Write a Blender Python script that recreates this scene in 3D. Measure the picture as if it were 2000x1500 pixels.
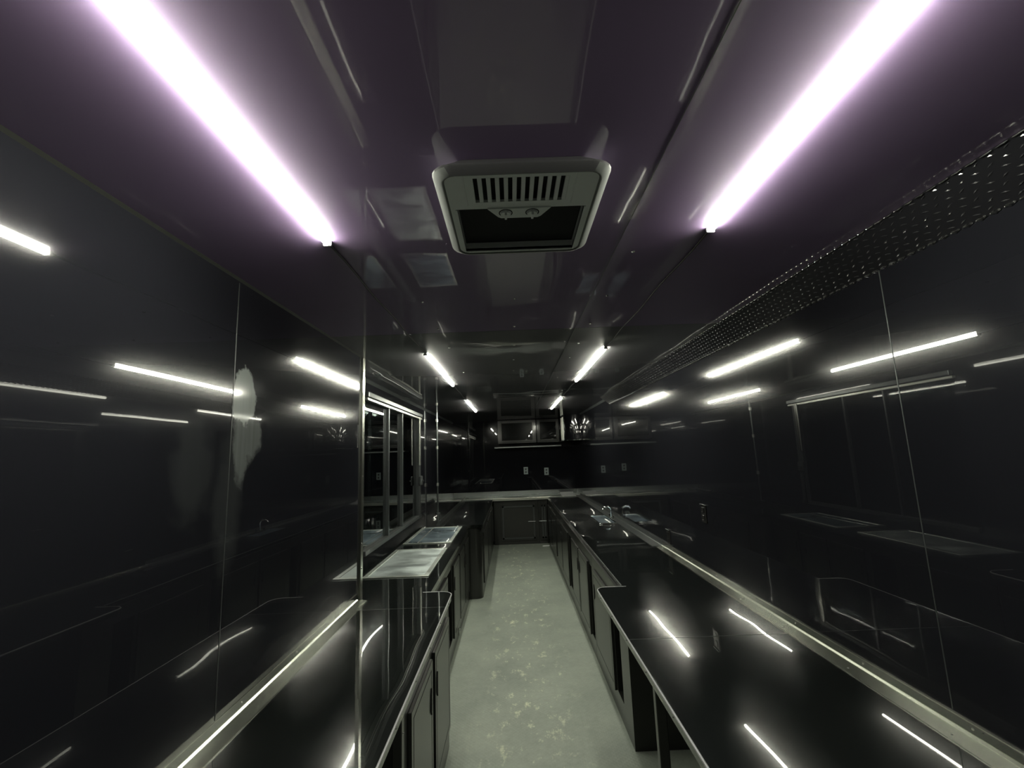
import bpy, bmesh, math, random
from mathutils import Vector, Matrix
for o in list(bpy.data.objects): bpy.data.objects.remove(o)
S = bpy.context.scene
COL = S.collection
random.seed(7)

# ------------------------------------------------------------------ camera
PITCH, ROLL, YAW, EYE, FPX = .152, .0378, .0051, 1.732, 881.0
cam_d = bpy.data.cameras.new('camera'); cam = bpy.data.objects.new('camera', cam_d); COL.objects.link(cam)
cam_d.sensor_fit = 'HORIZONTAL'; cam_d.sensor_width = 36.0; cam_d.lens = 36.0*FPX/2000.0
cam_d.clip_start = .02; cam_d.clip_end = 60
cy, sy, cp, sp, cr, sr = math.cos(YAW), math.sin(YAW), math.cos(PITCH), math.sin(PITCH), math.cos(ROLL), math.sin(ROLL)
r0 = Vector((cy, -sy, 0)); h0 = Vector((sy, cy, 0)); zz = Vector((0, 0, 1))
fwd = cp*h0 + sp*zz; up0 = -sp*h0 + cp*zz
right = r0*cr - up0*sr; up = r0*sr + up0*cr
M = Matrix.Identity(4)
for i in range(3):
    M[i][0] = right[i]; M[i][1] = up[i]; M[i][2] = -fwd[i]
M[0][3], M[1][3], M[2][3] = 0, 0, EYE
cam.matrix_world = M
S.camera = cam
# ------------------------------------------------------------------ world, exposure
W = bpy.data.worlds.new('world'); S.world = W; W.use_nodes = True
W.node_tree.nodes['Background'].inputs[0].default_value = (.01, .012, .02, 1)
W.node_tree.nodes['Background'].inputs[1].default_value = .02
S.view_settings.view_transform = 'Standard'; S.view_settings.look = 'None'
S.view_settings.gamma = 1; S.view_settings.use_curve_mapping = False
S.view_settings.exposure = 0.0
LED_POWER = 165.0
LED_COLOUR = (1.0, 1.0, .84, 1)

# main dimensions (metres), camera above the origin, looking along +Y
CE = 2.408          # ceiling
WT = .872           # worktops
XN = -.989          # near left wall
XL = -1.25          # far left wall
XR = 1.296          # right wall
YB = 9.6            # back wall
Y0 = -1.3           # front wall, behind the camera
YS = 3.0            # where the left wall steps back

# ------------------------------------------------------------------ materials
def new_mat(name):
    m = bpy.data.materials.new(name); m.use_nodes = True
    nt = m.node_tree
    return m, nt, nt.nodes, nt.links, nt.nodes['Principled BSDF']
def setp(b, **k):
    names = dict(col='Base Color', rough='Roughness', metal='Metallic', spec='Specular IOR Level', coat='Coat Weight',
                 coatr='Coat Roughness', trans='Transmission Weight', ior='IOR')
    for a, v in k.items():
        if a == 'col': v = (*v, 1)
        b.inputs[names[a]].default_value = v
def bump(nt, b, height, strength=.1, dist=.01, coat=False, prev=None):
    n = nt.nodes.new('ShaderNodeBump'); n.inputs['Strength'].default_value = strength; n.inputs['Distance'].default_value = dist
    nt.links.new(height, n.inputs['Height'])
    if prev: nt.links.new(prev.outputs[0], n.inputs['Normal'])
    nt.links.new(n.outputs[0], b.inputs['Normal'])
    if coat: nt.links.new(n.outputs[0], b.inputs['Coat Normal'])
    return n
def coords(nt, scale=(1, 1, 1), rot=(0, 0, 0)):
    t = nt.nodes.new('ShaderNodeTexCoord'); mp = nt.nodes.new('ShaderNodeMapping')
    mp.inputs['Scale'].default_value = scale; mp.inputs['Rotation'].default_value = rot
    nt.links.new(t.outputs['Object'], mp.inputs['Vector'])
    return mp.outputs[0]
def noise(nt, vec, scale, detail=2, rough=.5):
    n = nt.nodes.new('ShaderNodeTexNoise'); n.inputs['Scale'].default_value = scale
    n.inputs['Detail'].default_value = detail; n.inputs['Roughness'].default_value = rough
    nt.links.new(vec, n.inputs['Vector']); return n.outputs['Fac']
def gloss(name, col, rough=.3, coat=1.0, coatr=.02, wave=.25, wscale=1.3, spec=.5, dist=.02, stretch=(1, 1, 1)):
    """lacquered panel: a mirror-like coat over a duller layer, gently buckled"""
    m, nt, N, L, b = new_mat(name)
    setp(b, col=col, rough=rough, coat=coat, coatr=coatr, spec=spec)
    if wave: bump(nt, b, noise(nt, coords(nt, stretch), wscale, 1), wave, dist, coat=True)
    return m
def plain(name, col, rough=.5, metal=0, **k):
    m, nt, N, L, b = new_mat(name); setp(b, col=col, rough=rough, metal=metal, **k); return m

M_WALL = gloss('black_lacquer_wall', (.0085, .0088, .0112), rough=.13, coatr=.008, wave=.13, wscale=1.1, spec=.09, stretch=(1, .8, .5))
def wall_left_mat():
    """same lacquer, with the hazy hand-wiped smears near the first panel joint"""
    m, nt, N, L, b = new_mat('black_lacquer_wall_with_smears')
    vec = coords(nt, (1, .8, .5))
    tc = N.new('ShaderNodeTexCoord'); sep = N.new('ShaderNodeSeparateXYZ'); L.new(tc.outputs['Object'], sep.inputs[0])
    nz = noise(nt, coords(nt, (1, 1, 1)), 16, 4, .6)
    streak = noise(nt, coords(nt, (1, 60, 2.2)), 1.0, 3, .6)
    def mth(op, a, c, clamp=False):
        n = N.new('ShaderNodeMath'); n.operation = op; n.use_clamp = clamp
        for i, v in enumerate((a, c)):
            if isinstance(v, (int, float)): n.inputs[i].default_value = v
            else: L.new(v, n.inputs[i])
        return n.outputs[0]
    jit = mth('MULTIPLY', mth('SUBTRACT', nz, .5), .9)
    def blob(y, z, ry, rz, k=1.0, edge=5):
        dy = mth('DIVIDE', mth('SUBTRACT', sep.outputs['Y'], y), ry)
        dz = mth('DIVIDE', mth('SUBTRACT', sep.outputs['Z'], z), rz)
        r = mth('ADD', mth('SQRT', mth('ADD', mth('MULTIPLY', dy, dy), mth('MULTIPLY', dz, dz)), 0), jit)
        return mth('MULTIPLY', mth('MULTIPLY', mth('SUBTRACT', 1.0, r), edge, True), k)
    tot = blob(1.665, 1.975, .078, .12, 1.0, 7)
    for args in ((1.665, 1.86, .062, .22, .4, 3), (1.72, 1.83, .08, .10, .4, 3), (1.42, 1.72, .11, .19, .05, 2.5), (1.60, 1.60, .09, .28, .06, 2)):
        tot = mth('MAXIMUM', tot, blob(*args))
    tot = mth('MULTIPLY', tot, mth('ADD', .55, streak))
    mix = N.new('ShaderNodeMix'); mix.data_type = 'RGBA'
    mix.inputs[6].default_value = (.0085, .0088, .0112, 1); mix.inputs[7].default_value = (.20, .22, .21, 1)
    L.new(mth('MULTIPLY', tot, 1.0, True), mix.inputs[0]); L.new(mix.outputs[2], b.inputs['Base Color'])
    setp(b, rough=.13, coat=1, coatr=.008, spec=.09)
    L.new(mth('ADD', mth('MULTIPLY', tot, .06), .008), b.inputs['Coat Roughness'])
    bump(nt, b, noise(nt, vec, 1.1, 1), .13, .02, coat=True)
    return m
M_WALL_L = wall_left_mat()
M_CEIL = gloss('ceiling_panel_far', (.125, .122, .130), rough=.5, coatr=.02, wave=.22, wscale=1.6, spec=.12)
M_CEIL_N = gloss('ceiling_near_glow_tint', (.185, .135, .235), rough=.5, coatr=.02, wave=.22, wscale=1.6, spec=.12)  # purple glow round the nearest LEDs put into the panel colour
M_TOP = gloss('black_lacquer_worktop', (.005, .0062, .0058), rough=.16, coatr=.008, wave=.2, wscale=1.5, spec=.10)
M_CAB = gloss('black_cabinet_laminate', (.012, .0125, .0115), rough=.35, coat=.45, coatr=.10, wave=.1, wscale=2, spec=.35)
M_DARK = plain('matt_black', (.004, .004, .004), .7)
M_GROOVE = plain('black_gap', (.002, .002, .002), .8)
M_ALU = plain('satin_aluminium', (.62, .63, .58), .3, 1)
M_ALU_D = plain('dull_grey_metal', (.16, .17, .17), .34, 1)
M_RAIL = plain('satin_rail', (.42, .44, .38), .27, 1)
M_EDGE = plain('grey_edge_band', (.33, .33, .34), .4, .2)
M_SCREW = plain('screw_steel', (.55, .55, .53), .25, 1)
M_FRAME = plain('charcoal_frame', (.05, .055, .055), .33, .3)
M_AC = plain('grey_plastic_lit', (.78, .82, .80), .5)  # same plastic as the shell, lightened so the face looks lit
M_AC_S = plain('grey_plastic_shaded', (.17, .18, .175), .45)  # same plastic as the face, darkened to look less lit
M_AC_SHADE = plain('front_shade_grey', (.035, .035, .038), .5)  # shade on the air conditioner's near side put into the colour
M_AC_D = plain('dark_filter', (.006, .006, .007), .8)
M_PAPER_GLINT = plain('paper_and_glint_white', (.7, .72, .72), .6)
M_PLATE = plain('pale_outlet_plate', (.30, .36, .36), .5)
M_OUT = plain('black_outlet_plate', (.012, .012, .012), .25)
M_CHROME = plain('chrome', (.75, .77, .76), .08, 1)

m, nt, N, L, b = new_mat('led_diffuser'); M_LED = m
setp(b, col=(.8, .8, .8), rough=.4); b.inputs['Emission Color'].default_value = LED_COLOUR; b.inputs['Emission Strength'].default_value = LED_POWER

# floor: fine tread rubber-like sheet with scuffs
m, nt, N, L, b = new_mat('tread_floor'); M_FLOOR = m
v = coords(nt)
w1 = N.new('ShaderNodeTexWave'); w1.wave_type = 'BANDS'; w1.bands_direction = 'DIAGONAL'; w1.inputs['Scale'].default_value = 22; L.new(v, w1.inputs[0])
w2 = N.new('ShaderNodeTexWave'); w2.wave_type = 'BANDS'; w2.bands_direction = 'DIAGONAL'; w2.inputs['Scale'].default_value = 22; L.new(coords(nt, (-1, 1, 1)), w2.inputs[0])
mx = N.new('ShaderNodeMath'); mx.operation = 'MULTIPLY'; L.new(w1.outputs['Fac'], mx.inputs[0]); L.new(w2.outputs['Fac'], mx.inputs[1])
big = noise(nt, v, 2.2, 5, .6); fine = noise(nt, v, 30, 5, .7); spots = noise(nt, coords(nt, (1.2, .7, 1)), 9, 6, .75)
r1 = N.new('ShaderNodeValToRGB'); L.new(big, r1.inputs[0])
r1.color_ramp.elements[0].position = .3; r1.color_ramp.elements[0].color = (.225, .255, .222, 1)
r1.color_ramp.elements[1].position = .75; r1.color_ramp.elements[1].color = (.325, .36, .305, 1)
r2 = N.new('ShaderNodeValToRGB'); L.new(spots, r2.inputs[0])
r2.color_ramp.elements[0].position = .56; r2.color_ramp.elements[0].color = (0, 0, 0, 1)
r2.color_ramp.elements[1].position = .70; r2.color_ramp.elements[1].color = (1, 1, 1, 1)
# scuffs lie along the walked middle of the aisle
sep = N.new('ShaderNodeSeparateXYZ'); L.new(v, sep.inputs[0])
ma = N.new('ShaderNodeMath'); ma.operation = 'SUBTRACT'; L.new(sep.outputs['X'], ma.inputs[0]); ma.inputs[1].default_value = .05
mb = N.new('ShaderNodeMath'); mb.operation = 'ABSOLUTE'; L.new(ma.outputs[0], mb.inputs[0])
mc = N.new('ShaderNodeMapRange'); L.new(mb.outputs[0], mc.inputs[0]); mc.inputs[1].default_value = .12; mc.inputs[2].default_value = .42; mc.inputs[3].default_value = 1; mc.inputs[4].default_value = 0
md = N.new('ShaderNodeMath'); md.operation = 'MULTIPLY'; L.new(mc.outputs[0], md.inputs[0]); L.new(r2.outputs[0], md.inputs[1])
mixc = N.new('ShaderNodeMix'); mixc.data_type = 'RGBA'; L.new(md.outputs[0], mixc.inputs[0]); L.new(r1.outputs[0], mixc.inputs[6]); mixc.inputs[7].default_value = (.75, .75, .55, 1)
mul = N.new('ShaderNodeMix'); mul.data_type = 'RGBA'; mul.blend_type = 'MULTIPLY'; mul.inputs[0].default_value = .35
L.new(mixc.outputs[2], mul.inputs[6]); L.new(fine, mul.inputs[7]); L.new(mul.outputs[2], b.inputs['Base Color'])
setp(b, rough=.55, spec=.35)
bump(nt, b, mx.outputs[0], .35, .002)

# tread plate of the ceiling cove: rows of small raised dashes
m, nt, N, L, b = new_mat('black_tread_plate'); M_TREAD = m
setp(b, col=(.012, .012, .014), rough=.3, metal=0, spec=.15, coat=1, coatr=.04)

M_GLINT = plain('edge_glint_metal', (.45, .45, .44), .18, 1)  # bright metal colour stands in for sparkle along the cove edges
M_TREAD_B = plain('black_cove_sheet', (.010, .010, .012), .3, 0, spec=.08)
# stainless covers
def steel(name, col, rough, scale, strength, cover=0):
    m, nt, N, L, b = new_mat(name); setp(b, col=col, metal=1, rough=rough)
    nn = noise(nt, coords(nt, (1, 1, 1)), scale, 2, .5)
    bump(nt, b, nn, strength, .02)
    if cover: setp(b, coat=cover, coatr=.015)
    r = N.new('ShaderNodeMapRange'); L.new(noise(nt, coords(nt, (1.5, 3, 1)), 2.5, 3), r.inputs[0]); r.inputs[1].default_value = .3; r.inputs[2].default_value = .7
    r.inputs[3].default_value = rough*.75; r.inputs[4].default_value = rough*1.25
    L.new(r.outputs[0], b.inputs['Roughness'])
    return m
M_STEEL_A = steel('buckled_stainless', (.88, .97, .96), .46, 6.0, .6, 1)
M_STEEL_B = steel('polished_stainless', (.48, .62, .72), .32, 2.0, .12, 1)
M_STEEL_C = steel('brushed_stainless', (.72, .76, .72), .34, 3.0, .1)
m, nt, N, L, b = new_mat('window_glass'); M_GLASS = m
setp(b, col=(.5, .55, .55), rough=.005, trans=1.0, ior=1.5)

# ------------------------------------------------------------------ mesh helpers
class MB:
    def __init__(s): s.bm = bmesh.new()
    def box(s, x0, x1, y0, y1, z0, z1, bev=0, seg=2):
        x0, x1 = sorted((x0, x1)); y0, y1 = sorted((y0, y1)); z0, z1 = sorted((z0, z1))
        t = bmesh.new()
        vs = [t.verts.new((x, y, z)) for x in (x0, x1) for y in (y0, y1) for z in (z0, z1)]
        for f in ((0, 1, 3, 2), (4, 6, 7, 5), (0, 4, 5, 1), (2, 3, 7, 6), (0, 2, 6, 4), (1, 5, 7, 3)):
            t.faces.new([vs[i] for i in f])
        bmesh.ops.recalc_face_normals(t, faces=t.faces)
        if bev: bmesh.ops.bevel(t, geom=list(t.edges), offset=bev, segments=seg, affect='EDGES', profile=.5)
        s._merge(t); return s
    def _merge(s, t):
        me = bpy.data.meshes.new('t'); t.to_mesh(me); t.free(); s.bm.from_mesh(me); bpy.data.meshes.remove(me)
    def prism(s, pts, axis, a0, a1):
        """closed 2-D outline pushed along an axis; pts are the other two coordinates in xyz order"""
        t = bmesh.new()
        def mk(p, a):
            if axis == 'y': return (p[0], a, p[1])
            if axis == 'z': return (p[0], p[1], a)
            return (a, p[0], p[1])
        A = [t.verts.new(mk(p, a0)) for p in pts]; B = [t.verts.new(mk(p, a1)) for p in pts]
        t.faces.new(A); t.faces.new(B[::-1]); n = len(pts)
        for i in range(n): t.faces.new((A[i], B[i], B[(i+1) % n], A[(i+1) % n]))
        bmesh.ops.recalc_face_normals(t, faces=t.faces); s._merge(t); return s
    def tube(s, path, r, seg=10, cap=True):
        path = [Vector(p) for p in path]; t = bmesh.new(); rings = []
        n = len(path); u = None
        for i, p in enumerate(path):
            d = (path[min(i+1, n-1)] - path[max(i-1, 0)]).normalized()
            if u is None:
                u = d.orthogonal().normalized()
            else: u = (u - d*u.dot(d)).normalized()
            w = d.cross(u); rr = r[i] if isinstance(r, (list, tuple)) else r
            rings.append([t.verts.new(p + (u*math.cos(k*2*math.pi/seg) + w*math.sin(k*2*math.pi/seg))*rr) for k in range(seg)])
        for a, c in zip(rings, rings[1:]):
            for k in range(seg): t.faces.new((a[k], a[(k+1) % seg], c[(k+1) % seg], c[k]))
        if cap: t.faces.new(rings[0][::-1]); t.faces.new(rings[-1])
        bmesh.ops.recalc_face_normals(t, faces=t.faces); s._merge(t); return s
    def dome(s, c, n, r, h):
        """a low screw head on a surface with normal n"""
        n = Vector(n); c = Vector(c)
        s.tube([c, c + n*h*.6, c + n*h], [r, r*.85, r*.35], 10); return s
    def build(s, name, mat, parent=None, smooth=False):
        me = bpy.data.meshes.new(name); s.bm.to_mesh(me); s.bm.free()
        me.materials.append(mat)
        o = bpy.data.objects.new(name, me); COL.objects.link(o)
        if smooth:
            for p in me.polygons: p.use_smooth = True
            try: me.set_sharp_from_angle(angle=math.radians(35))
            except Exception: pass
        if parent is not None:
            o.parent = parent
            o.matrix_parent_inverse = parent.matrix_basis.inverted()
        return o
def structure(o, label=None):
    o['kind'] = 'structure'
    if label: o['label'] = label
    return o
def thing(name, label, cat, loc, group=None):
    o = bpy.data.objects.new(name, None); COL.objects.link(o); o.location = loc; o.empty_display_size = .1
    o['label'] = label; o['category'] = cat
    if group: o['group'] = group
    bpy.context.view_layer.update()
    return o
def tag(o, label, cat, group=None):
    o['label'] = label; o['category'] = cat
    if group: o['group'] = group
    return o

# ------------------------------------------------------------------ room shell
T = .06
fl = structure(MB().box(XL-.1, XR+.1, Y0, YB, -T, 0).build('floor', M_FLOOR))

PJ = 2.44     # joint between ceiling sheets
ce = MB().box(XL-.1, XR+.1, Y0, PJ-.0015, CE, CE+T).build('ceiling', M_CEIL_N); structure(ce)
cf = MB().box(XL-.1, XR+.1, PJ+.0015, YB, CE, CE+T).build('far_panel', M_CEIL, ce)
sc = []
y = 1.48
for k in range(17):
    yy = 1.48 + .44*k
    for x in (.036, -.374, .446):
        if x == -.374 and yy < 1.7: continue
        if abs(yy-1.48) < .1 and x < .3: continue
        MB().dome((x, yy, CE), (0, 0, -1), .0065, .003).build('screw', M_SCREW, ce, True)
MB().box(.377, .379, Y0, 6.5, CE-.0005, CE).build('seam_strip', M_FRAME, ce)

# left wall: near closet face, step back, far wall round the serving window
WY0, WY1, WZ0, WZ1 = 3.86, 6.16, .95, 2.28
b_ = MB()
cl = MB()
cl.box(XN-T, XN, Y0, YS, 0, CE)
cl.box(XL-T, XN-T, YS-T, YS, 0, CE)
b_.box(XL-T, XL, YS, WY0, 0, CE)
b_.box(XL-T, XL, WY1, YB, 0, CE)
b_.box(XL-T, XL, WY0, WY1, 0, WZ0)
b_.box(XL-T, XL, WY0, WY1, WZ1, CE)
structure(b_.build('wall_left', M_WALL))
wl = structure(cl.build('wall_left_front', M_WALL_L))
MB().box(XN, XN+.0012, 1.597, 1.600, WT+.045, CE-.014).build('seam_strip', M_FRAME, wl)
wr = structure(MB().box(XR, XR+T, Y0, YB, 0, CE).build('wall_right', M_WALL))
MB().prism([(XR, 1.4885), (XR-.0012, 1.489), (XR-.0012, 1.4915), (XR, 1.492)], 'z', WT+.05, CE-.098).build('seam_strip', M_FRAME, wr)
structure(MB().box(XL-.1, XR+.1, YB, YB+T, 0, CE).build('wall_back', M_WALL))
structure(MB().box(XL-.1, XR+.1, Y0-T, Y0, 0, CE).build('wall_front', M_WALL))

# serving window: outer hatch, glass, aluminium track, mullions
win = MB().box(XL-.012, XL+.03, WY0-.02, WY1+.04, WZ1-.050, WZ1-.030).build('window_1', M_ALU); structure(win)
MB().box(XL-.05, XL+.035, WY0, WY1+.06, WZ1-.022, WZ1+.025, .006).build('upper_track', M_ALU_D, win)
MB().box(XL-.04, XL+.02, WY0, WY1, WZ0-.01, WZ0+.03, .004).build('lower_track', M_FRAME, win)
for nm, y, w, mt in (('mullion', 4.60, .022, M_ALU_D), ('mullion', 5.17, .03, M_FRAME)):
    MB().box(XL-.03, XL+.012, y-w/2, y+w/2, WZ0+.02, WZ1-.05, .004).build(nm, mt, win)
MB().box(XL-.03, XL+.02, 6.02, 6.13, WZ0, WZ1-.03, .004).build('mullion', M_FRAME, win)
MB().box(XL+.02, XL+.038, 6.0, 6.06, 1.62, WZ1-.03, .004).build('pull_bar', M_ALU, win)
lt = MB().box(XL+.02, XL+.05, 6.0, 6.12, 1.36, 1.48, .012, 3).build('latch', M_FRAME, win)
MB().tube([(XL+.05, 6.05, 1.42), (XL+.075, 6.05, 1.42)], .012, 12).build('latch_button', M_CHROME, lt, True)
MB().box(XL+.02, XL+.03, 6.03, 6.055, WZ0, 1.36).build('lower_bar', M_ALU_D, win)
MB().box(XL-.024, XL-.018, WY0, WY1, WZ0+.02, WZ1-.05).build('glass', M_GLASS, win)
MB().box(XL-.12, XL-.10, WY0-.1, WY1+.1, WZ0-.1, WZ1+.1).build('closed_hatch', M_WALL, win)

# trims
pk = MB()
pk.prism([(XN+.012, YS-.03), (XN+.012, YS+.012), (XN-.03, YS+.012), (XN-.03, YS), (XN, YS), (XN, YS-.03)], 'z', WT, CE-.004)
t1 = structure(pk.build('trim_1', M_RAIL), 'bright metal corner trim on the edge of the near left wall')
for z in (1.05, 1.2, 1.62, 1.9, 2.15): MB().dome((XN+.012, YS-.012, z), (1, 0, 0), .005, .003).build('screw', M_SCREW, t1, True)
# cove of tread plate along the top of the right wall
cv = [(XR-.124, CE), (XR, CE-.096), (XR, CE)]
cove = MB().prism(cv, 'y', Y0, 5.85)
PA, PB = Vector((XR-.122, 0, CE-.0015)), Vector((XR-.006, 0, CE-.0915))
pdir = (PB-PA).normalized(); pn = Vector((pdir.z, 0, -pdir.x)); plen = (PB-PA).length
if pn.z > 0: pn = -pn
tb = bmesh.new()
rows = 7
def dash(c, d1, d2, n, l, w, h):
    a = [c - d1*l, c - d2*w*.6, c + d1*l, c + d2*w*.6]
    v = [tb.verts.new(p) for p in a]; t0 = tb.verts.new(c - d1*l*.45 + n*h); t1_ = tb.verts.new(c + d1*l*.45 + n*h)
    for f in ((v[0], v[1], t0), (v[1], t1_, t0), (v[1], v[2], t1_), (v[2], v[3], t1_), (v[3], t0, t1_), (v[3], v[0], t0)): tb.faces.new(f)
yd = Vector((0, 1, 0))
for r_ in range(rows):
    c0 = PA + pdir*(plen*(r_+.5)/rows)
    k = 0; yy = -.3 + (.018 if r_ % 2 else 0)
    while yy < 5.82:
        tilt = pdir*(.35 if (k+r_) % 2 else -.35)
        d1 = (yd + tilt).normalized(); d2 = pn.cross(d1).normalized()
        dash(c0 + yd*yy, d1, d2, pn, .010, .0042, .0022); yy += .036; k += 1
# one more row of dashes turned down along the lower lip
yy = -.3
while yy < 5.82:
    dash(Vector((XR-.002, yy, CE-.0965)), yd, Vector((0, 0, 1)), Vector((-1, 0, -.3)).normalized(), .0150, .010, .006); yy += .036
bmesh.ops.recalc_face_normals(tb, faces=tb.faces)
n_sheet = len(cove.bm.faces)
cove._merge(tb)
n_dash = len(cove.bm.faces)
for ex, ez, rad, y_end in ((XR-.004, CE-.0955, .0048, 5.82), (XR-.1245, CE-.0035, .0026, 5.82)):
    yy = -.3
    while yy < y_end:
        cove.tube([(ex, yy-.014, ez), (ex, yy-.009, ez), (ex, yy, ez), (ex, yy+.009, ez), (ex, yy+.014, ez)], [rad*.3, rad*.8, rad, rad*.8, rad*.3], 8); yy += .036
cv_o = cove.build('trim_2', M_TREAD_B)
cv_o.data.materials.append(M_TREAD); cv_o.data.materials.append(M_GLINT)
for i_, p_ in enumerate(cv_o.data.polygons):
    p_.material_index = 0 if i_ < n_sheet else (1 if i_ < n_dash else 2)
t2 = structure(cv_o, 'black tread plate cove along the top of the right wall')
structure(MB().prism([(XN, CE), (XN+.008, CE), (XN, CE-.008)], 'y', Y0, YS).build('trim_3', M_CAB))
structure(MB().prism([(XL, CE), (XL+.02, CE), (XL, CE-.02)], 'y', YS, YB).build('trim_4', M_FRAME))
structure(MB().prism([(XR, CE), (XR-.02, CE), (XR, CE-.02)], 'y', 5.85, YB).build('trim_5', M_FRAME))
def angle(name, X, s, y0, y1, leg=.07, rise=.042, mat=M_RAIL, z=WT):
    """metal angle between worktop and wall; s=+1: worktop lies on the +x side"""
    prof = [(X+s*.001, z+.0005), (X+s*leg, z+.0005), (X+s*leg, z+.004), (X+s*.012, z+.007), (X+s*.0045, z+.012), (X+s*.0035, z+rise), (X+s*.001, z+rise)]
    return structure(MB().prism(prof, 'y', y0, y1).build(name, mat))
a = angle('trim_6', XN, 1, Y0, 2.93)
a2 = MB().box(XN+.0035, XN+.0045, Y0, 2.93, WT+.014, WT+.040).build('dark_reflection', M_TOP, a)  # black strip paints the dark wall's reflection on the upright metal leg
for k in range(8):
    yy = .1 + .41*k
    if yy < 2.9: MB().dome((XN+.0045, yy, WT+.028), (1, 0, 0), .004, .003).build('screw', M_SCREW, a, True); MB().dome((XN+.05, yy+.02, WT+.004), (0, 0, 1), .004, .002).build('screw', M_SCREW, a, True)
a = angle('trim_7', XR, -1, Y0, 4.15)
MB().box(XR-.0045, XR-.0035, Y0, 4.15, WT+.014, WT+.040).build('dark_reflection', M_TOP, a)
for k in range(10):
    yy = .2 + .41*k
    MB().dome((XR-.0045, yy, WT+.028), (-1, 0, 0), .004, .003).build('screw', M_SCREW, a, True); MB().dome((XR-.05, yy+.02, WT+.004), (0, 0, 1), .004, .002).build('screw', M_FRAME, a, True)
angle('trim_8', XR, -1, 4.15, 9.0, leg=.09, mat=M_FRAME)

# ------------------------------------------------------------------ worktops
def round_end(x_edge, x_back, y0, y1, r, n=8):
    """outline of a top whose far aisle corner is rounded"""
    s = 1 if x_edge > x_back else -1
    pts = [(x_back, y0), (x_edge, y0)]
    cx, cyy = x_edge - s*r, y1 - r
    for k in range(n+1):
        a = math.pi/2*k/n
        pts.append((cx + s*r*math.cos(a), cyy + r*math.sin(a)))
    pts.append((x_back, y1)); return pts
def worktop(name, label, x_edge, x_back, y0, y1, r, joint=None, rim=True, mat=M_TOP, wraps=True):
    s = 1 if x_edge > x_back else -1
    pts = round_end(x_edge, x_back, y0, y1, r)
    o = MB().prism(pts, 'z', WT-.035, WT).build(name, mat)
    tag(o, label, 'worktop')
    if rim:
        path = [(p[0]+s*.001, p[1]+.0006, WT-.003) for p in pts[1:-1]]
        if wraps: path.append((x_back+s*.02 if abs(x_back-x_edge) < .5 else x_edge-s*.19, y1+.0006, WT-.003))
        MB().tube(path, .0042, 8).build('edge_band', M_EDGE, o, True)
        bk = MB()
        k = 0; yy = y0+.15
        while yy < y1-.1:
            bk = MB().dome((x_edge, yy, WT-.022), (s, 0, 0), .0035, .003); bk.build('screw', M_SCREW, o, True); yy += .31
    if joint:
        MB().box(min(x_edge-s*.004, x_back), max(x_edge-s*.004, x_back), joint-.0012, joint+.0012, WT, WT+.0006).build('joint_strip', M_FRAME, o)
    return o
worktop('countertop', 'glossy black worktop with grey rounded edge along the near left wall', -.4155, XN, Y0, 3.06, .075, joint=2.76)
worktop('countertop', 'glossy black worktop with rounded grey edge nearest on the right side', .499, XR, Y0, 3.02, .06, joint=2.21)
o = worktop('countertop', 'black worktop on the left holding the two stainless covers', -.555, XL, 3.062, 5.77, .01, rim=False)
worktop('countertop', 'black worktop section on the far left, stepping out past the stainless covers', -.40, XL, 5.772, 8.953, .01, rim=False)
o = worktop('countertop', 'long black worktop on the far right under the tread plate cove', .668, XR, 3.022, 8.953, .01, rim=False)
MB().tube([(.667, 3.05, WT-.004), (.667, 8.9, WT-.004)], .0035, 6).build('edge_band', M_FRAME, o, True)
for k in range(14): MB().dome((.668, 3.2+.41*k, WT-.02), (-1, 0, 0), .004, .004).build('screw', M_SCREW, o, True)
o = MB().box(XL, XR, 8.972, YB, WT-.035, WT).build('countertop', M_STEEL_C); tag(o, 'grey metal worktop across the back wall', 'worktop')
MB().box(XL, XR, 8.955, 8.9715, WT-.045, WT+.004, .003).build('front_edge', M_ALU, o)
MB().box(XL, XR, YB-.02, YB, WT, WT+.085, .003).build('backsplash', M_ALU_D, o)

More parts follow.
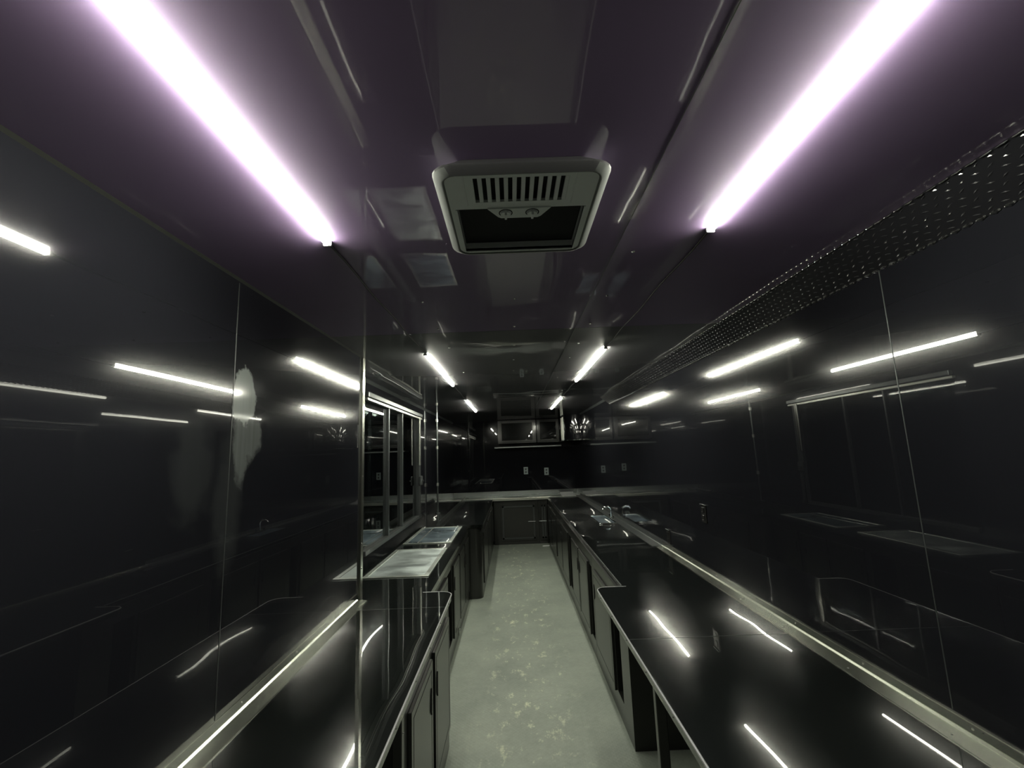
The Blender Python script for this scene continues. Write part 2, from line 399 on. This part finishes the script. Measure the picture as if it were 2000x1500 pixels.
# ------------------------------------------------------------------ base cabinets (long in y, face towards the aisle)
def base_cabinet(label, face, s, y0, y1, doors, slots=(), back=None, zt=WT-.036, kick=.11, end_round=False, handles=True, cut=None):
    """s: direction the face looks (+1 = +x)"""
    t = thing('base_cabinet', label, 'cabinet', (face, (y0+y1)/2, 0))
    back = back if back is not None else (XR-.004 if s < 0 else XL+.004)
    bd = MB()
    cuts = [y0] + [v for sl in slots for v in sl] + [y1]
    for a0, a1 in zip(cuts[::2], cuts[1::2]):
        if end_round and a0 == y0:
            r = .08
            pts = [(back, a0), (face - s*r, a0)]
            for k in range(1, 9):
                an = math.pi/2*k/8; pts.append((face - s*r + s*r*math.sin(an), a0 + r - r*math.cos(an)))
            pts += [(face, a1), (back, a1)]
            bd.prism(pts, 'z', 0.0, zt)
        else: bd.box(back, face, a0, a1, 0.0, zt)
    for a0, a1 in slots:
        bd.box(back, face, a0, a1, 0, kick+.03); bd.box(back, face, a0, a1, zt-.10, zt)
    bd.build('body', M_CAB, t, end_round)
    for a0, a1 in slots: MB().box(face - s*.35, face - s*.33, a0, a1, kick+.03, zt-.10).build('dark_recess', M_GROOVE, t)
    for i, (a0, a1) in enumerate(doors):
        d = MB(); z0, z1 = kick+.02, zt-.09
        d.box(face, face + s*.016, a0, a1, z0, z1, .002, 1)
        dd = d.build('door', M_CAB, t)
        # routed line and frame
        g = MB()
        for q in ((a0+.035, a1-.035, z0+.035, z0+.039), (a0+.035, a1-.035, z1-.039, z1-.035), (a0+.035, a0+.039, z0+.035, z1-.035), (a1-.039, a1-.035, z0+.035, z1-.035)):
            g.box(face + s*.0155, face + s*.0168, *q)
        g.build('routed_line', M_GROOVE, dd)
        if handles:
            ym = a0+.05 if i % 2 else a1-.05
            MB().prism([(ym-.02, z1-.20), (ym, z1-.225), (ym+.004, z1-.20), (ym+.002, z1-.11), (ym-.012, z1-.13)], 'x', face + s*.016, face + s*.021).build('latch', M_GROOVE, dd)
    return t
base_cabinet('black cabinet under the near end of the left worktop, two doors beside an open gap', -.445, 1, 1.84, 3.02,
             [(1.93, 2.40), (2.47, 2.98)], back=XN+.004)
base_cabinet('black cabinet under the stainless covers', -.582, 1, 3.1, 5.76, [(3.15, 3.9), (4.28, 4.72), (4.77, 5.2), (5.25, 5.7)], slots=[(3.96, 4.22)])
base_cabinet('black cabinet with a rounded corner on the far left, standing further out', -.418, 1, 5.80, 8.93, [(6.0, 6.9), (6.98, 7.9), (7.98, 8.85)], end_round=True)
base_cabinet('black cabinet with its end panel showing beside the open space on the right', .648, -1, 2.90, 4.08, [(3.31, 3.98)], slots=[(3.12, 3.28)])
base_cabinet('black cabinet on the right, second from the open space', .648, -1, 4.085, 5.48, [(4.26, 4.80), (4.84, 5.38)], slots=[(4.10, 4.22)])
base_cabinet('black cabinet on the right, third from the open space', .648, -1, 5.485, 7.20, [(5.72, 6.40), (6.44, 7.12)], slots=[(5.49, 5.66)])
base_cabinet('black cabinet on the right, next to the back wall cabinets', .648, -1, 7.205, 8.93, [(7.3, 8.05), (8.1, 8.85)])
# things under the near tops
o = MB().box(.53, .57, 1.95, 1.985, 0, WT-.036, .003).build('support_post', M_CAB); tag(o, 'square black post holding up the near right worktop', 'post')
MB().box(.52, .58, 1.94, 1.995, 0, .006).build('foot_plate', M_FRAME, o)
for zc in (.78,):
    MB().dome((.53, 1.967, zc), (-1, 0, 0), .004, .003).build('screw', M_SCREW, o, True)
structure(MB().box(XR-.012, XR, Y0, 2.9, 0, .12).build('baseboard_right', M_CAB))
structure(MB().box(XN, XN+.012, Y0, 1.84, 0, .12).build('baseboard_left', M_CAB))
o = MB().box(-.472, -.436, 1.80, 1.835, 0, WT-.036, .003).build('support_post', M_CAB); tag(o, 'square black post at the open end of the left cabinet', 'post')
for z in (.80, .74, .6, .4): MB().dome((-.436, 1.817, z), (1, 0, 0), .0035, .003).build('screw', M_SCREW, o, True)

# back base cabinets, face looks at the camera
def back_cabinet(label, x0, x1, doors):
    t = thing('base_cabinet', label, 'cabinet', ((x0+x1)/2, 9.02, 0))
    MB().box(x0, x1, 9.02, YB-.004, 0, WT-.047).build('body', M_CAB, t)
    for a0, a1 in doors:
        d = MB().box(a0, a1, 9.0, 9.02, .07, WT-.12, .003, 1).build('door', M_CAB, t)
        g = MB()
        w = .035
        for q in ((a0+.03, a1-.03, .10, .10+w), (a0+.03, a1-.03, WT-.15-w, WT-.15), (a0+.03, a0+.03+w, .10, WT-.15), (a1-.03-w, a1-.03, .10, WT-.15)):
            g.box(q[0], q[1], 8.988, 9.0, q[2], q[3], .003, 1)
        g.build('raised_frame', M_FRAME, d)
        MB().tube([(a1-.16, 8.985, .42), (a1-.02, 8.985, .42)], .006, 8).build('handle', M_ALU_D, d, True)
back_cabinet('black cabinet under the back worktop with a wide framed door', -.40, .46, [(-.27, .42)])
back_cabinet('black cabinet in the back right corner beside the wide framed door', .465, .645, [(.49, .63)])

# ------------------------------------------------------------------ stainless covers set in the left worktop
def drop_in(label, y0, y1, mat, divided):
    x0, x1 = -1.125, -.64
    t = thing('drop_in_sink', label, 'sink', ((x0+x1)/2, (y0+y1)/2, WT), 'sinks set in the left worktop')
    rim = MB(); w = .035
    for q in ((x0, x1, y0, y0+w), (x0, x1, y1-w, y1), (x0, x0+w, y0+w, y1-w), (x1-w, x1, y0+w, y1-w)):
        rim.box(*q, WT+.0002, WT+.007, .002, 1)
    rim.build('rim', M_STEEL_C, t)
    if divided:
        xs = x0 + .14
        MB().box(x0+w, xs-.006, y0+w, y1-w, WT+.0005, WT+.0035, .001, 1).build('cover', mat, t)
        MB().box(xs+.006, x1-w, y0+w, y1-w, WT+.0005, WT+.0035, .001, 1).build('cover', mat, t)
        MB().box(xs-.006, xs+.006, y0+w, y1-w, WT, WT+.006, .001, 1).build('divider', M_ALU, t)
    else:
        MB().box(x0+w, x1-w, y0+w, y1-w, WT+.0005, WT+.0035, .001, 1).build('cover', mat, t)
    return t
drop_in('nearer stainless sink under a buckled shiny cover', 3.44, 4.42, M_STEEL_A, False)
drop_in('further stainless sink with a smooth bluish divided cover', 4.68, 5.68, M_STEEL_B, True)

# small hand sink with tap on the far right worktop
t = thing('hand_sink', 'small shiny hand sink with a tap on the far right worktop', 'sink', (1.10, 5.9, WT))
sx0, sx1, sy0, sy1 = .98, 1.20, 5.45, 6.15
rm = MB()
for q in ((sx0, sx1, sy0, sy0+.03), (sx0, sx1, sy1-.03, sy1), (sx0, sx0+.02, sy0+.03, sy1-.03), (sx1-.02, sx1, sy0+.03, sy1-.03)): rm.box(*q, WT, WT+.012, .004, 2)
rm.build('rim', M_CHROME, t, True)
MB().box(sx0+.02, sx1-.02, sy0+.03, sy1-.03, WT+.0005, WT+.003).build('basin', M_STEEL_B, t)
MB().tube([(1.225, 5.9, WT), (1.225, 5.9, WT+.10), (1.215, 5.9, WT+.13), (1.19, 5.9, WT+.145), (1.14, 5.9, WT+.14), (1.12, 5.9, WT+.11)], .010, 10).build('tap', M_CHROME, t, True)
for dy in (-.09, .09): MB().tube([(1.225, 5.9+dy, WT), (1.225, 5.9+dy, WT+.04)], [.016, .013], 12).build('knob', M_CHROME, t, True)

# ------------------------------------------------------------------ LED strips
def led_strip(label, x, y0, y1):
    t = thing('led_strip_light', label, 'light', (x, (y0+y1)/2, CE), 'led strip lights on the ceiling')
    MB().box(x-.006, x+.006, y0, y1, CE-.004, CE-.0002).build('housing', M_EDGE, t)
    pts = []
    for k in range(9):
        a = math.pi*k/8; pts.append((x + .0125*math.cos(a), CE-.0012-.0145*math.sin(a)))
    MB().prism(pts, 'y', y0+.006, y1-.006).build('diffuser', M_LED, t, True)
    for yy in (y0, y1): MB().box(x-.013, x+.013, yy-.004, yy+.005, CE-.0165, CE-.0005, .002, 1).build('end_cap', M_EDGE, t)
    return t
def cord(label, x, y0, y1):
    n = 12; path = [(x + .004*math.sin(k*1.3), y0 + (y1-y0)*k/n, CE-.004) for k in range(n+1)]
    tag(MB().tube(path, .003, 6).build('power_cord', M_DARK, None, True), label, 'cord', 'cords between the led strips')
LX, RX = -.5526, .647
for nm, yy in (('nearest', (.30, 1.326)), ('middle', (2.93, 4.33)), ('furthest', (5.6, 7.12))):
    led_strip('%s glowing white LED strip on the left of the ceiling' % nm, LX, *yy)
    led_strip('%s glowing white LED strip on the right of the ceiling' % nm, RX, *yy)
for side, x in (('left', LX), ('right', RX)):
    cord('thin black cord on the ceiling between the nearest and middle %s LED strips' % side, x, 1.332, 2.924)
    cord('thin black cord on the ceiling between the middle and furthest %s LED strips' % side, x, 4.336, 5.594)

# ------------------------------------------------------------------ air conditioner
t = thing('air_conditioner', 'grey plastic ceiling air conditioner with slotted grille and two knobs', 'air conditioner', (.045, 1.13, CE))
x0, x1, y0, y1, zb = -.160, .250, .905, 1.352, CE-.058
def rrect(x0, x1, y0, y1, r, n=5):
    pts = []
    for cx, cyy, a0 in ((x1-r, y1-r, 0), (x0+r, y1-r, 90), (x0+r, y0+r, 180), (x1-r, y0+r, 270)):
        for k in range(n+1):
            a = math.radians(a0 + 90*k/n); pts.append((cx + r*math.cos(a), cyy + r*math.sin(a)))
    return pts
def loft(mb, loops):
    """loops: list of (outline, z) with equal vertex counts"""
    tt = bmesh.new(); R = [[tt.verts.new((p[0], p[1], z)) for p in pts] for pts, z in loops]
    n = len(R[0])
    for a, c in zip(R, R[1:]):
        for k in range(n): tt.faces.new((a[k], a[(k+1) % n], c[(k+1) % n], c[k]))
    mb._merge(tt)
def inset(e, r): return rrect(x0+e, x1-e, y0+e, y1-e, r)
# face with real openings: built from pieces round the slots and the return opening
fz0, fz1 = zb+.003, zb+.010          # face sheet
fx0, fx1, fy0, fy1 = x0+.025, x1-.025, y0+.025, y1-.025
h = MB()
loft(h, [(inset(.050, .02), CE-.0005), (inset(.005, .042), CE-.041), (inset(.0, .045), CE-.0445), (inset(.002, .045), CE-.048), (inset(.020, .033), zb-.0012), (inset(.023, .032), zb-.001), (inset(.026, .03), zb+.004)])
sh = h.build('shell', M_AC_S, t, True)
# shade on the shell side towards the camera, painted as a darker strip
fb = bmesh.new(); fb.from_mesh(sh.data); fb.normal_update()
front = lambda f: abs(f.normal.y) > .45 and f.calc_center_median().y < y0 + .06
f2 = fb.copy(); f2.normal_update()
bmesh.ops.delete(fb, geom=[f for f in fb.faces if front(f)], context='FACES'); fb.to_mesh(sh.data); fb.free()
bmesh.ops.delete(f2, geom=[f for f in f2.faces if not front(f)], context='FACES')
fs = MB(); fs._merge(f2); fs.build('front_shade', M_AC_SHADE, t, True)
oy0, oy1, ox0, ox1 = 1.075, 1.312, x0+.042, x1-.042     # dark return opening
n_sl = 11; sx0, sx1, sly0, sly1 = -.068, .156, .945, 1.045
g = MB()
g.box(fx0, fx1, fy0, sly0, fz0, fz1)
g.box(fx0, sx0, sly0, sly1, fz0, fz1); g.box(sx1, fx1, sly0, sly1, fz0, fz1)
pitch = (sx1-sx0)/n_sl
for k in range(n_sl):
    a = sx0 + pitch*k
    g.box(a+pitch*.5, a+pitch, sly0, sly1, fz0, fz1, .001, 1)
g.box(fx0, fx1, sly1, oy0, fz0, fz1)
g.box(fx0, ox0, oy0, oy1, fz0, fz1); g.box(ox1, fx1, oy0, oy1, fz0, fz1)
g.box(fx0, fx1, oy1, fy1, fz0, fz1)
g.build('grille', M_AC, t)
rr = MB()
for q in ((sx0-.024, sx0-.020, sly0-.016, sly1+.012), (sx1+.012, sx1+.016, sly0-.016, sly1+.012), (sx0-.022, sx1+.014, sly0-.018, sly0-.014)): rr.box(*q, fz0-.0025, fz0+.001, .001, 1)
rr.build('grille_rim', M_AC, t)
MB().box(fx0+.02, fx1-.02, fy0+.02, fy1-.02, CE-.030, CE-.026).build('filter', M_AC_D, t)
lp = MB()
for q in ((ox0-.004, ox0, oy0, oy1), (ox1, ox1+.004, oy0, oy1), (ox0-.004, ox1+.004, oy1, oy1+.004)): lp.box(*q, fz0-.003, CE-.03)
lp.build('opening_lip', M_AC, t)
cpn = MB().prism([(-.040, oy0-.004), (.122, oy0-.004), (.098, oy0+.036), (.090, oy0+.042), (-.006, oy0+.042), (-.014, oy0+.036)], 'z', fz0-.004, fz1+.006).build('control_panel', M_AC, t)
for kx in (.006, .075):
    kb = MB().tube([(kx, oy0+.016, fz0-.004), (kx, oy0+.016, fz0-.010)], [.0145, .013], 24).build('knob', M_AC, cpn, True)
    MB().box(kx-.003, kx+.003, oy0+.004, oy0+.028, fz0-.017, fz0-.009, .001, 1).build('grip', M_AC, cpn)
    rg = MB(); n = 24
    for k in range(n):
        a, c = 2*math.pi*k/n, 2*math.pi*(k+1)/n
        rg.prism([(kx+.0155*math.cos(a), oy0+.016+.0155*math.sin(a)), (kx+.018*math.cos(a), oy0+.016+.018*math.sin(a)), (kx+.018*math.cos(c), oy0+.016+.018*math.sin(c)), (kx+.0155*math.cos(c), oy0+.016+.0155*math.sin(c))], 'z', fz0-.0045, fz0-.0035)
    rg.build('dark_ring', M_AC_D, cpn)

# ------------------------------------------------------------------ back upper cabinets
def upper(label, x0, x1, y0, stile_l=.05, stile_r=.05, group=None):
    t = thing('upper_cabinet', label, 'cabinet', ((x0+x1)/2, y0, 1.93))
    MB().box(x0, x1, y0, YB-.004, 1.93, CE-.012).build('body', M_CAB, t)
    d = MB().box(x0+.01, x1-.01, y0-.018, y0, 1.95, CE-.03, .002, 1).build('door', M_TOP, t)
    f = MB()
    f.box(x0+.01, x0+.01+stile_l, y0-.030, y0-.018, 1.95, CE-.03, .003, 1); f.box(x1-.01-stile_r, x1-.01, y0-.030, y0-.018, 1.95, CE-.03, .003, 1)
    f.box(x0+.01+stile_l, x1-.01-stile_r, y0-.030, y0-.018, 1.95, 1.99, .003, 1); f.box(x0+.01+stile_l, x1-.01-stile_r, y0-.030, y0-.018, CE-.07, CE-.03, .003, 1)
    f.build('door_frame', M_CAB, d)
    return t
upper('black upper cabinet with grey framed door, left one on the back wall', -.28, .50, 9.28, .07, .07)
upper('black upper cabinet with grey framed door, middle one on the back wall', .52, .97, 9.28)
o = MB().box(-.36, 1.0, 9.24, 9.30, 1.835, 1.865, .004).build('shelf_rail', M_ALU_D); tag(o, 'grey rail running under the back upper cabinets', 'rail')
MB().box(-.36, 1.0, 9.30, YB-.002, 1.84, 1.86).build('shelf_board', M_CAB, o)
# glossy corner cabinet with a rounded front on the right
t = thing('corner_cabinet', 'glossy black corner cabinet with rounded front in the far right upper corner', 'cabinet', (1.15, 8.9, 1.93))
pts = [(XR-.004, 8.35), (XR-.004, YB-.004), (1.0, YB-.004), (1.0, 8.60)]
for k in range(1, 10):
    a = math.pi/2*k/9; pts.append((1.25 - .25*math.cos(a), 8.60 - .25*math.sin(a)))
MB().prism(pts, 'z', 1.93, CE-.004).build('body', M_WALL, t, True)
MB().tube([(1.0-.002, YB-.02, 1.935), (1.0-.002, 8.6, 1.935)] + [(1.25-.252*math.cos(math.pi/2*k/9), 8.6-.252*math.sin(math.pi/2*k/9), 1.935) for k in range(1, 10)] + [(XR-.01, 8.348, 1.935)], .010, 8).build('lower_trim', M_CHROME, t, True)
MB().box(.985, 1.0, 8.75, 8.80, 1.95, CE-.02).build('hinge_strip', M_ALU, t)
MB().box(.985, 1.0, 9.0, 9.03, 1.95, CE-.02).build('hinge_strip', M_ALU, t)

# ------------------------------------------------------------------ small fittings
def plate_back(label, x, z):
    t = MB().box(x-.045, x+.045, YB-.008, YB, z-.075, z+.075, .003).build('outlet_plate', M_PLATE); tag(t, label, 'outlet')
    for dz in (-.03, .03): MB().box(x-.017, x+.017, YB-.011, YB-.008, z+dz-.018, z+dz+.018, .002, 1).build('socket', M_FRAME, t)
plate_back('pale outlet plate on the back wall, left of the pair', .27, 1.36)
plate_back('pale outlet plate on the back wall, right of the pair', .70, 1.33)
o = MB().tube([(.37, YB, 1.32), (.37, YB-.03, 1.32)], [.02, .026], 14).build('wall_knob', M_CHROME, None, True); tag(o, 'small round knob between the two pale outlet plates', 'knob')
def outlet_right(label, y, z):
    t = MB().box(XR-.007, XR, y-.04, y+.04, z-.06, z+.06, .003).build('outlet_plate', M_OUT); tag(t, label, 'outlet')
    for dz in (-.026, .026): MB().box(XR-.011, XR-.007, y-.018, y+.018, z+dz-.017, z+dz+.017, .003, 1).build('socket', M_OUT, t)
    MB().box(XR-.013, XR-.007, y-.04, y+.04, z+.056, z+.062, .001, 1).build('cover_lip', M_ALU_D, t)
outlet_right('black outlet plate with a bright top lip, higher one on the right wall', 3.18, 1.275)
outlet_right('black outlet plate low above the worktop angle on the right wall', 3.96, .985)
# conduit pipe on the far left
o = MB().tube([(-1.16, 7.05, WT), (-1.16, 7.05, CE)], .014, 14).build('conduit_pipe', M_ALU_D, None, True); tag(o, 'vertical metal conduit from the far left worktop to the ceiling', 'pipe')
for z in (1.30, 1.86, 2.28): MB().tube([(-1.16, 7.05, z-.025), (-1.16, 7.05, z-.02), (-1.16, 7.05, z+.02), (-1.16, 7.05, z+.025)], [.017, .022, .022, .017], 14).build('coupling', M_ALU, o, True)
MB().tube([(-1.16, 7.05, WT), (-1.16, 7.05, WT+.012)], .04, 16).build('flange', M_ALU_D, o, True)
# metal edging on the far left worktop
o = MB().prism([(-.985, WT), (-.94, WT), (-.94, WT+.055), (-.948, WT+.055), (-.985, WT+.01)], 'y', 5.85, 8.9).build('metal_edging', M_ALU_D); tag(o, 'low grey metal edging along the far left worktop', 'edging')
# papers and threshold strip
o = MB().prism([(9.01, WT+.001), (9.12, WT+.006), (9.24, WT+.018), (9.36, WT+.045), (9.36, WT+.047), (9.24, WT+.020), (9.12, WT+.008), (9.01, WT+.003)], 'x', .93, 1.20).build('paper_sheet', M_PAPER_GLINT); tag(o, 'white paper sheet on the back worktop by the right wall', 'paper')
o = MB().box(.50, .632, 8.74, 8.765, .0, .012, .002, 1).build('floor_strip', M_PAPER_GLINT); tag(o, 'short bright metal strip on the floor before the back cabinets', 'strip')  # white colour stands in for the LED glint on the metal
MB().dome((.51, 8.752, .012), (0, 0, 1), .006, .003).build('screw', M_SCREW, o, True)
o = MB().tube([(-.553, 4.50, .08), (-.553, 4.50, .14)], .008, 8).build('door_catch', M_CHROME, None, True); tag(o, 'tiny bright door catch low on the cabinet under the stainless covers', 'catch')
